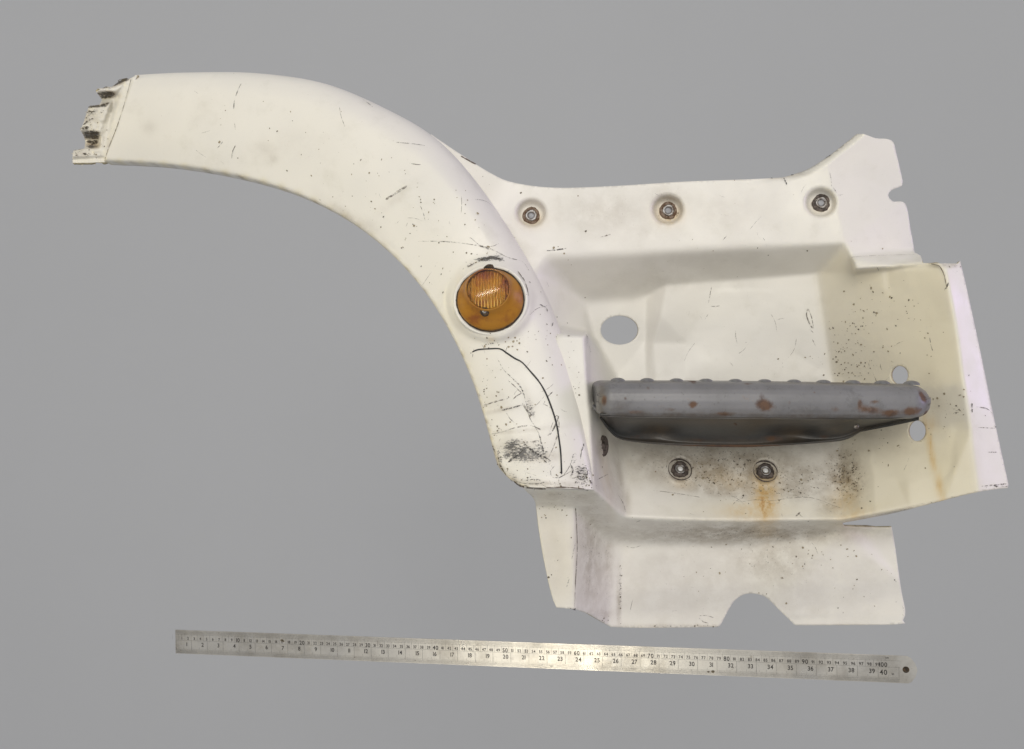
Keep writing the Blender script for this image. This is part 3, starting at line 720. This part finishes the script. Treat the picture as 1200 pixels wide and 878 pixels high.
# --- round hardware helper: lathe about a surface normal
def lathe(name, px, py, prof, mat, parent, n=28, squash=None, tilt=None, loc=None, nor=None, wob=0.):
    if loc is None:
        hh = hit(px, py); loc, nor = hh[0], (hh[1] if tilt is None else Vector(tilt).normalized())
    e1 = nor.cross(Vector((0, 0, 1))).normalized(); e2 = nor.cross(e1).normalized()
    V, Fc = [], []
    for i, (r, h) in enumerate(prof):
        for k in range(n):
            a = 2 * math.pi * k / n; rr = r * (1 + wob * math.sin(3 * a + i) * .5 + wob * (random.random() - .5))
            V.append(loc + e1 * (rr * math.cos(a) * (squash or 1)) + e2 * (rr * math.sin(a)) + nor * h)
    for i in range(len(prof) - 1):
        for k in range(n): Fc.append((i * n + k, i * n + (k + 1) % n, (i + 1) * n + (k + 1) % n, (i + 1) * n + k))
    o = mesh_obj(name, V, Fc, mat, parent)
    bm = bmesh.new(); bm.from_mesh(o.data); bmesh.ops.recalc_face_normals(bm, faces=bm.faces); bm.to_mesh(o.data); bm.free()
    return o


mm = .001
for i, (x, y, ring, hole) in enumerate(((622.5, 253, 'rust', 1), (783, 247, 'rust', 1), (962, 238, 'dark_rust', 1))):
    hh = hit(x + 2, y - 7); base = hit(x + 11, y)
    loc, nor = hit(x, y)[0], (Vector((0, 0, H)) - P(x, y, 1.2)); nor = Vector((-.05, -1, .05)).normalized()
    b = lathe('bolt_washer', x, y, [(12.6 * mm, 0), (12.6 * mm, 1.4 * mm), (11.8 * mm, 2.2 * mm), (8.6 * mm, 2.4 * mm), (8.2 * mm, 1.6 * mm), (8.2 * mm, -.5 * mm)], M[ring], panel, loc=loc, nor=nor, wob=.10)
    lathe('sleeve', x, y, [(8.0 * mm, -.5 * mm), (8.0 * mm, 3 * mm), (7.2 * mm, 3.5 * mm), (5.4 * mm, 3.3 * mm), (4.6 * mm, 1.5 * mm), (4.4 * mm, .6 * mm)], M['steel'], b, loc=loc, nor=nor, wob=.12)
    lathe('hole_plug', x, y, [(4.5 * mm, .2 * mm), (4.3 * mm, .7 * mm), (2 * mm, .8 * mm), (.01 * mm, .8 * mm)], M['hole_grey'], b, loc=loc, nor=nor)  # added plug, coloured like the grey backdrop seen through the open hole
for x, y in ((797, 550), (897, 552)):
    h0 = hit(x, y); h1 = hit(x + 25, y); h2 = hit(x - 25, y); nor = ((h1[1] + h2[1]) / 2).normalized(); loc = (h1[0] + h2[0]) / 2
    b = lathe('bolt_washer', x, y, [(17.8 * mm, -1 * mm), (17.6 * mm, .6 * mm), (16.8 * mm, .7 * mm), (16.5 * mm, -2 * mm)], M['dark_rust'], panel, loc=loc, nor=nor, wob=.03)
    lathe('bolt_head', x, y, [(12.6 * mm, -3 * mm), (12.4 * mm, 1.2 * mm), (10.6 * mm, 2.6 * mm), (8.4 * mm, 2.8 * mm), (7.6 * mm, 1.2 * mm), (.01, 1 * mm)], M['dark_rust'], b, loc=loc, nor=nor, wob=.14)
    lathe('socket_ring', x, y, [(8.0 * mm, .8 * mm), (7.4 * mm, 2 * mm), (6. * mm, 2.2 * mm), (5.2 * mm, 1.3 * mm)], M['steel'], b, loc=loc, nor=nor, wob=.03)
    lathe('hole_plug', x, y, [(3.9 * mm, 1 * mm), (3.6 * mm, 2.6 * mm), (2. * mm, 3. * mm), (.01 * mm, 3.1 * mm)], M['hole_pale'], b, loc=loc, nor=nor)  # pale plug added in place of the backdrop showing through the hole
h0 = hit(706, 523)
sb = lathe('side_bolt', 706, 523, [(15 * mm, -6 * mm), (14.5 * mm, 1.5 * mm), (12 * mm, 2.5 * mm), (10 * mm, .5 * mm), (5 * mm, .3 * mm), (4.6 * mm, 3 * mm), (.01 * mm, 3.4 * mm)], M['dark_rust'], panel, tilt=(.80, -.60, 0.), wob=.05)

# --- side lamp on the arch
hs = [hit(575 + 52 * math.cos(a), 352 + 50 * math.sin(a), 1) for a in np.linspace(0, 2 * math.pi, 12, endpoint=False)]
hs = [h for h in hs if h]
ln = hit(575, 352, 1); LN = Vector((-.10, -1, .07)).normalized(); LC = ln[0] + LN * .001
px2m = ln[0].y / F
lamp = empty('side_lamp', LC); lamp.parent = panel; lamp.matrix_parent_inverse = panel.matrix_world.inverted()
lamp['label'] = 'round amber side lamp with ribbed raised lens'
lathe('lamp_gasket', 0, 0, [(37.8 * px2m, -3 * mm), (37.8 * px2m, 1.0 * mm), (37.2 * px2m, 3.0 * mm), (36.2 * px2m, 4.4 * mm), (34.5 * px2m, 3.5 * mm)], M['rubber'], lamp, 48, loc=LC, nor=LN, squash=1.065, wob=.035)
collar = lathe('lamp_collar', 0, 0, [(42. * px2m, -2.5 * mm), (41.4 * px2m, .8 * mm), (40.6 * px2m, 1.6 * mm), (38.8 * px2m, 1.6 * mm), (37.2 * px2m, -1 * mm)], M['paint'], lamp, 60, loc=LC, nor=LN, squash=1.06, wob=.012)
marks_attr(collar, np.zeros((len(collar.data.vertices), 2)), [[], [], [(0, 0, 9, 9, 0, .28)], []])
# amber body: skewed cone from the base circle to the raised lens
e1 = LN.cross(Vector((0, 0, 1))).normalized(); e2 = LN.cross(e1).normalized()
if e1.x < 0: e1 = -e1
if e2.z < 0: e2 = -e2


def lampv(u, v, h): return LC + e1 * (u * px2m) + e2 * (v * px2m) + LN * h


lens_c = (-.5, 9.0); NL = 64
body_rows = [(39.0, 0, 0, 0), (38.8, 0, 0, 4 * mm), (37.2, .0, .4, 7 * mm), (33.5, -.1, 3, 10.5 * mm), (29.5, -.3, 6.5, 15 * mm), (27.6, -.5, 8.4, 19.5 * mm), (26.2, -.5, 9, 23 * mm), (25.2, -.5, 9, 24.4 * mm)]
V, Fc = [], []
for r, cx, cy, h in body_rows:
    for k in range(NL):
        a = 2 * math.pi * k / NL; V.append(lampv(cx + r * 1.0 * math.cos(a), cy + r * .93 * math.sin(a), h))
for i in range(len(body_rows) - 1):
    for k in range(NL): Fc.append((i * NL + k, i * NL + (k + 1) % NL, (i + 1) * NL + (k + 1) % NL, (i + 1) * NL + k))
bodyo = mesh_obj('lamp_body', V, Fc, M['amber'], lamp)
# smooth clear lens with a fluted insert just behind it
def disc(name, mat, h0, dome, rib_h, rad, tilt=0.):
    V, Fc = [], []; NG = 84; idx = {}
    for i in range(NG + 1):
        for j in range(NG + 1):
            u, v = -1 + 2 * i / NG, -1 + 2 * j / NG
            uu, vv = u * math.sqrt(1 - v * v / 2), v * math.sqrt(1 - u * u / 2); r = math.hypot(uu, vv)
            rib = (.5 + .5 * math.cos(uu * 2 * math.pi * 6.5)) ** .7 * (1 if r < .96 else 0)
            idx[i, j] = len(V); V.append(lampv(lens_c[0] + rad * uu, lens_c[1] + rad * .93 * vv, h0 + tilt * vv + dome * (1 - r * r) + rib_h * rib))
    for i in range(NG):
        for j in range(NG): Fc.append((idx[i, j], idx[i + 1, j], idx[i + 1, j + 1], idx[i, j + 1]))
    return mesh_obj(name, V, Fc, mat, lamp)


insert = disc('ribbed_insert', M['amber_insert'], 17.0 * mm, .001, .0048, 24.2)
lens = disc('lamp_lens', M['amber_clear'], 24.0 * mm, .0009, 0., 25.2, .0048)
for o in (bodyo, insert, lens):
    bm = bmesh.new(); bm.from_mesh(o.data); bm.faces.ensure_lookup_table()
    o_c = LC - LN * .05
    for f_ in bm.faces:
        if f_.normal.dot(f_.calc_center_median() - o_c) < 0: f_.normal_flip()
    bm.to_mesh(o.data); bm.free()
    if o is not insert:
        md = o.modifiers.new('wall', 'SOLIDIFY'); md.thickness = .0012; md.offset = -1
lathe('lamp_reflector', 0, 0, [(37 * px2m, 3 * mm), (30 * px2m, 2.2 * mm), (12 * px2m, 1.2 * mm), (.01 * mm, 1 * mm)], M['reflector'], lamp, 40, loc=LC, nor=LN)
sl = lampv(-4.5, -16.0, 20.6 * mm)
lathe('lamp_screw', 0, 0, [(5.4 * px2m, -6 * mm), (5.2 * px2m, 0), (4.6 * px2m, 1.2 * mm), (3.1 * px2m, 1.4 * mm), (2.6 * px2m, .3 * mm)], M['rubber'], lamp, 20, loc=sl, nor=LN, wob=.06)
lathe('screw_head', 0, 0, [(2.9 * px2m, .2 * mm), (2.3 * px2m, 1.6 * mm), (.9 * px2m, 1.9 * mm), (.7 * px2m, .6 * mm), (.01 * mm, .5 * mm)], M['steel'], lamp, 16, loc=sl, nor=LN)
tp = lampv(-1.5, 37.5, 3 * mm)
lathe('gasket_tab', 0, 0, [(4.2 * px2m, -2 * mm), (4 * px2m, 2 * mm), (2.4 * px2m, 3.4 * mm), (.01 * mm, 3.6 * mm)], M['rubber'], lamp, 14, loc=tp, nor=LN, squash=1.5, wob=.2)

# --- footstep: pressed steel tread with a rounded nose
fs = empty('footstep', P(890, 490, 1.08)); fs.parent = panel; fs.matrix_parent_inverse = panel.matrix_world.inverted()
fs['label'] = 'grey painted steel footstep with rust spots and raised studs'
DF = 1.045


def tread():
    # cross-section (depth behind the nose, height below the top) then swept from left to right with rounded ends
    sec = [(.17, .0005), (.10, .0), (.03, .0), (.018, .0012), (.010, .0040), (.004, .0090), (.001, .016), (.0, .024), (.0005, .033), (.0025, .0385), (.007, .0425), (.013, .0445), (.020, .0435), (.022, .039)]
    xl, xr = (699 - CX) / F * DF, (1091 - CX) / F * DF
    t_ = np.linspace(0, len(sec) - 1, 53); sec = [tuple(np.interp(t_, range(len(sec)), [q[k] for q in sec])[i] for k in (0, 1)) for i in range(53)]
    N = 260; V, pixv, Fc = [], [], []
    for i in range(N + 1):
        u = i / N
        u = .5 - .5 * math.cos(math.pi * u) if True else u
        x = xl + (xr - xl) * u; e = min(x - xl, xr - x); rr = .021
        back = 0 if e >= rr else rr - math.sqrt(max(rr * rr - (rr - e) ** 2, 0))
        py_top = 446.5 + (450.5 - 446.5) * u - (4.2 * math.sin(math.pi * u)) * .35
        py_bot = 489 + 2.5 * u + 1.5 * math.sin(math.pi * u)
        zt = H + (CY - py_top) / F * DF; zb = H + (CY - py_bot) / F * DF; sc_ = (zt - zb) / .0445
        lift = back * .42
        for (bk, dn) in sec:
            dnn = dn * sc_; mid = dn - .022
            V.append(Vector((x * (1 + back / DF), DF + bk + back * (1 if bk < .16 else 0), zt - dnn - (lift if dn < .02 else -lift) * (1 if abs(mid) > .008 else .4))))
            pixv.append((x / DF * F + CX, CY - (V[-1].z - H) / DF * F))
    n = len(sec)
    for i in range(N):
        for k in range(n - 1): Fc.append((i * n + k, (i + 1) * n + k, (i + 1) * n + k + 1, i * n + k + 1))
    o = mesh_obj('tread', V, Fc, M['step'], fs)
    bm = bmesh.new(); bm.from_mesh(o.data)
    # close both ends
    bm.verts.ensure_lookup_table()
    bm.faces.new([bm.verts[k] for k in range(n)]); bm.faces.new([bm.verts[N * n + k] for k in range(n)][::-1])
    bmesh.ops.recalc_face_normals(bm, faces=bm.faces); bm.to_mesh(o.data); bm.free()
    for p in o.data.polygons: p.use_smooth = True
    marks_attr(o, np.array(pixv), [
        [(800, 487, 150, 4.5, 0, .8), (960, 489.5, 160, 4.5, 0, .8), (860, 484, 200, 6, 0, .3), (860, 455, 200, 8, 0, .12), (705, 470, 5, 30, 0, .6), (720, 478, 16, 10, 0, .45), (990, 449, 120, 1.6, 1, .9), (1086, 470, 4, 22, 0, .4), (770, 447, 60, 1.5, 0, .6), (705, 447, 8, 8, 0, .4)],
        [(896, 475, 13, 9, 10, .95), (893, 465, 6, 8, 0, .6), (812, 474, 6, 5, 0, .9), (816, 447, 7, 4, 0, .7), (708, 470, 4, 8, 0, .8), (707, 455, 4, 3, 0, .4), (733, 467, 2.5, 2.5, 0, .7), (1008, 474, 5, 8, 0, .75), (1018, 480, 22, 8, 10, .68), (1045, 484, 14, 6, 0, .8),
         (1068, 482, 14, 7, 0, .85), (1082, 465, 4, 10, -20, .9), (980, 480, 8, 6, 0, .5), (1024, 471, 9, 3, 0, .7), (940, 487, 40, 3, 0, .4), (785, 480, 12, 4, 0, .5), (760, 455, 3, 3, 0, .6), (850, 485, 16, 4, 0, .65), (925, 472, 3, 4, 0, .6), (880, 450, 10, 2.5, 0, .5), (1040, 456, 3, 3, 0, .5), (745, 483, 16, 4, 0, .6), (955, 460, 2.5, 2.5, 0, .6), (1087, 485, 4, 5, 0, .8), (727, 447, 3, 3, 0, .5)],
        [], []])
    return o


tr_o = tread(); shell(tr_o, .003, 0)
# raised studs in three rows along the tread's top
zt0 = H + (CY - 446.0) / F * DF
stud_me = None
for row in range(1):
    for k in range(11):
        px = 724 + 34.4 * k; x = (px - CX) / F * (DF + .030 + .0) 
        py = 446.5 + 4 * (px - 699) / 390 - 1.2
        y = DF + .030 + .034 * row
        z = H + (CY - py) / F * DF - .0002
        if px > 1075: continue
        if stud_me is None:
            s0 = lathe('stud', 0, 0, [(10.4 * mm, -2.5 * mm), (9.8 * mm, -.6 * mm), (8.2 * mm, 1.1 * mm), (6.0 * mm, 2.3 * mm), (3.6 * mm, 3.0 * mm), (1.6 * mm, 3.2 * mm), (.01 * mm, 3.2 * mm)], M['step'], None, 20, loc=Vector((0, 0, 0)), nor=Vector((0, .0001, 1)).normalized())
            stud_me = s0.data; o = s0
        else:
            o = bpy.data.objects.new('stud', stud_me); C.objects.link(o)
        o.parent = fs; o.matrix_parent_inverse = fs.matrix_world.inverted(); o.location = (x, y, z)
# underside support plate
top = [(703, 487, 1.052), (730, 488, 1.052), (800, 489, 1.052), (900, 490, 1.052), (985, 491, 1.052), (1040, 491, 1.052), (1074, 488, 1.052)]
bot = [(705, 489, 1.12), (727, 515, 1.135), (790, 522, 1.142), (880, 524, 1.142), (984, 517, 1.14), (1012, 505, 1.125), (1050, 496, 1.085), (1076, 490, 1.06)]


def crv(ctrl, n):
    A = np.array(ctrl, float); out = []
    t_ = np.linspace(0, len(A) - 1, n)
    for t in t_:
        i = min(int(t), len(A) - 2); u = t - i
        p0, p1, p2, p3 = A[max(i - 1, 0)], A[i], A[i + 1], A[min(i + 2, len(A) - 1)]
        o_ = .35; m1, m2 = (p2 - p0) * o_, (p3 - p1) * o_
        out.append((2 * u ** 3 - 3 * u ** 2 + 1) * p1 + (u ** 3 - 2 * u ** 2 + u) * m1 + (-2 * u ** 3 + 3 * u ** 2) * p2 + (u ** 3 - u ** 2) * m2)
    return np.array(out)


TA, BA = crv(top, 160), crv(bot, 160); V, pixv, Fc = [], [], []; NV = 26
for a, b in zip(TA, BA):
    for k in range(NV + 1):
        v = k / NV; q = a + (b - a) * v
        d = a[2] + (b[2] - a[2]) * (v ** .62) + .010 * math.sin(math.pi * v) * (b[2] - a[2]) / .09
        d += .016 * math.exp(-((q[0] - 770) / 26) ** 2 - ((q[1] - 505) / 10) ** 2) + .018 * math.exp(-((q[0] - 930) / 30) ** 2 - ((q[1] - 507) / 9) ** 2) - .006 * math.exp(-((v - .96) / .07) ** 2)
        V.append(P(q[0], q[1], d)); pixv.append((q[0], q[1]))
    v0 = V[-1]; V.append(v0 + Vector((0, .012, .002))); pixv.append((b[0], b[1]))
m_ = NV + 2
for i in range(159):
    for k in range(m_ - 1): Fc.append((i * m_ + k, i * m_ + k + 1, (i + 1) * m_ + k + 1, (i + 1) * m_ + k))
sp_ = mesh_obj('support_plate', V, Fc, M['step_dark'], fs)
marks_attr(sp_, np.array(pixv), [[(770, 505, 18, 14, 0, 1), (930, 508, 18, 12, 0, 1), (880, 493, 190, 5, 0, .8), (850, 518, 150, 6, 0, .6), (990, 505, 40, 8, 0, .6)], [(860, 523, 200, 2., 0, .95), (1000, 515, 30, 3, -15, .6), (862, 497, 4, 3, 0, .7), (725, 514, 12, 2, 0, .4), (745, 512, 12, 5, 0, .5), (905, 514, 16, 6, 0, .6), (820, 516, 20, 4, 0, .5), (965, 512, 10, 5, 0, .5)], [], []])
bm = bmesh.new(); bm.from_mesh(sp_.data); bmesh.ops.recalc_face_normals(bm, faces=bm.faces)
if sum(f_.normal.y for f_ in bm.faces) > 0: bmesh.ops.reverse_faces(bm, faces=bm.faces)
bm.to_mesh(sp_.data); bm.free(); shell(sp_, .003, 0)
lathe('rivet', 0, 0, [(3.4 * mm, -1 * mm), (3 * mm, .8 * mm), (.01 * mm, 1.2 * mm)], M['steel'], fs, 14, loc=P(1004, 500, 1.082), nor=Vector((0, -1, -.2)).normalized())

# ------------------------------------------------------------------ steel ruler
D0, D1 = 1.237, 1.0706
P0 = P(206, 752.0, D0); P1 = P(1038, 784.0, D1)
U = (P1 - P0).normalized(); Nn = U.cross(Vector((0, 0, 1))).normalized()
Nn = -Nn if Nn.y > 0 else Nn
Wd = Nn.cross(U).normalized(); Wd = Wd if Wd.z > 0 else -Wd
unit = (P1 - P0).length / 100.
ruler = empty('steel_ruler', P0)
ruler['label'] = 'long worn steel ruler with centimetre and inch scales lying below the white fender panel'; ruler['category'] = 'ruler'
hw = .0176


def RP(c, h, off=0.): return P0 + U * (c * unit) + Wd * h + Nn * off


bm = bmesh.new()
out = [(-.05, -hw), (-.05, hw), (102.6, hw), (103.1, hw * .86), (103.6, hw * .45), (103.85, 0), (103.6, -hw * .5), (103.1, -hw * .9), (102.7, -hw)]
co = [Vector((c, h * 100 / unit / 100)) for c, h in out]; k0 = len(co)
hr = .0042
for k in range(24):
    a = 2 * math.pi * k / 24; co.append(Vector((102.45 + hr * math.cos(a) / unit, hr * math.sin(a) / unit)))
ed = [(i, (i + 1) % k0) for i in range(k0)] + [(k0 + i, k0 + (i + 1) % 24) for i in range(24)]
vc, _, tr, _, _, _ = delaunay_2d_cdt(co, ed, [], 0, 1e-5)
vs = [(v.x, v.y * unit) for v in vc]; fc = []
for t in tr:
    cx = sum(vc[i].x for i in t) / 3; cy = sum(vc[i].y for i in t) / 3
    if math.hypot(cx - 102.45, cy) < hr / unit * .97: continue
    if not inside([(c.x, c.y) for c in co[:k0]], np.array([cx]), np.array([cy]))[0]: continue
    fc.append(t)
blade = mesh_obj('ruler_blade', [RP(c, h) for c, h in vs], fc, M['ruler'], ruler, False)
bm = bmesh.new(); bm.from_mesh(blade.data); bmesh.ops.recalc_face_normals(bm, faces=bm.faces)
if bm.faces and sum(f_.normal.y for f_ in bm.faces) > 0: bmesh.ops.reverse_faces(bm, faces=bm.faces)
bm.to_mesh(blade.data); bm.free(); shell(blade, .0012, 0)
# dark plug seen through the hanging hole
lathe('hole_liner', 0, 0, [(4.2 * mm, .15 * mm), (4.0 * mm, .2 * mm), (3.4 * mm, -.6 * mm), (.01 * mm, -.8 * mm)], M['rubber'], ruler, 20, loc=RP(102.45, 0), nor=Nn)

glyph = {}


def get_glyph(ch):
    if ch not in glyph:
        cu = bpy.data.curves.new('glyph', 'FONT'); cu.body = ch; cu.size = 1; cu.offset = .018; o = bpy.data.objects.new('glyph', cu); C.objects.link(o)
        dg = bpy.context.evaluated_depsgraph_get(); me = bpy.data.meshes.new_from_object(o.evaluated_get(dg))
        vv = [(v.co.x, v.co.y) for v in me.vertices]; ff = [tuple(p.vertices) for p in me.polygons]
        x0 = min(a for a, _ in vv); x1 = max(a for a, _ in vv)
        glyph[ch] = ([(a - x0, b) for a, b in vv], ff, x1 - x0)
        bpy.data.objects.remove(o); bpy.data.meshes.remove(me); bpy.data.curves.remove(cu)
    return glyph[ch]


def text_row(name, items, mat):
    for s, c, h, size in items:
        V, Fc = [], []
        gl = [get_glyph(ch) for ch in s]; gap = .10
        tot = sum(g[2] for g in gl) + gap * (len(gl) - 1); x = -tot / 2
        for vv, ff, wdt in gl:
            b = len(V)
            for a, bb in vv: V.append(RP(c + (x + a) * size * .92 / unit, h + bb * size, .00025))
            Fc += [tuple(b + i for i in f_) for f_ in ff]; x += wdt + gap
        mesh_obj(name, V, Fc, mat, ruler, False)


text_row('centimetre_number', [(str(i), i - (.0 if i < 100 else .3), .0036 if i % 10 else .0028, .0056 if i % 10 else .0080) for i in range(1, 101)] + [('cm', 100.2, .0135, .0035)], M['etch'])
text_row('inch_number', [(str(i), i * 2.54 - .75, -.0060, .0080) for i in range(1, 40)] + [('40', 40 * 2.54 - 1.9, -.0075, .0092), ('in', 40 * 2.54 - .75, -.0075, .0045)], M['etch'])


def ticks(name, rects, mat):
    V, Fc = [], []
    for c, h0_, h1_, wd in rects:
        b = len(V); V += [RP(c - wd / 2 / unit, h0_, .0002), RP(c + wd / 2 / unit, h0_, .0002), RP(c + wd / 2 / unit, h1_, .0002), RP(c - wd / 2 / unit, h1_, .0002)]; Fc.append((b, b + 1, b + 2, b + 3))
    o = mesh_obj(name, V, Fc, mat, ruler, False); o['kind'] = 'stuff'; return o


rects = []
for i in range(0, 1001):
    rects.append((i / 10, hw - .0005 - (.0052 if i % 5 else .0066), hw - .0008, .00026))
for i in range(0, 101): rects.append((i - .5, .0028, .0108, .00026))
ticks('millimetre_marks', rects, M['etch_thin'])
rects = []
for i in range(0, 40 * 16 + 1):
    rects.append((i * 2.54 / 16, -hw + .0048, -hw + (.0075 if i % 8 else .0100), .0003))
for i in range(0, 40 * 32 + 1): rects.append((i * 2.54 / 32, -hw + .0008, -hw + .0040, .00024))
for i in range(0, 41): rects.append((i * 2.54 - (0 if i else -.05), -hw + .0048, .0022, .0004))
ticks('inch_marks', rects, M['etch_thin'])
L_ = []
for h in (.0110, .0024, -hw + .0046): L_.append(h)
V, Fc = [], []
for h in L_:
    b = len(V); V += [RP(.1, h - .00015, .0002), RP(101.7, h - .00015, .0002), RP(101.7, h + .00015, .0002), RP(.1, h + .00015, .0002)]; Fc.append((b, b + 1, b + 2, b + 3))
mesh_obj('scale_lines', V, Fc, M['etch_thin'], ruler, False)
# stains and knocks on the blade
V, Fc = [], []
for c, h, r in ((16.9, .0075, .0026), (17.1, .0068, .0018), (78.2, -.0128, .0026), (77.6, -.0130, .0018), (28.0, -.0125, .0010), (37.0, -.0135, .0008)):
    b = len(V)
    for k in range(9):
        a = 2 * math.pi * k / 9; q = r * random.uniform(.7, 1.15); V.append(RP(c + q * math.cos(a) / unit, h + q * .7 * math.sin(a), .0003))
    Fc.append(tuple(range(b, b + 9)))
so = mesh_obj('stains', V, Fc, M['chip'], ruler, False); so['kind'] = 'stuff'
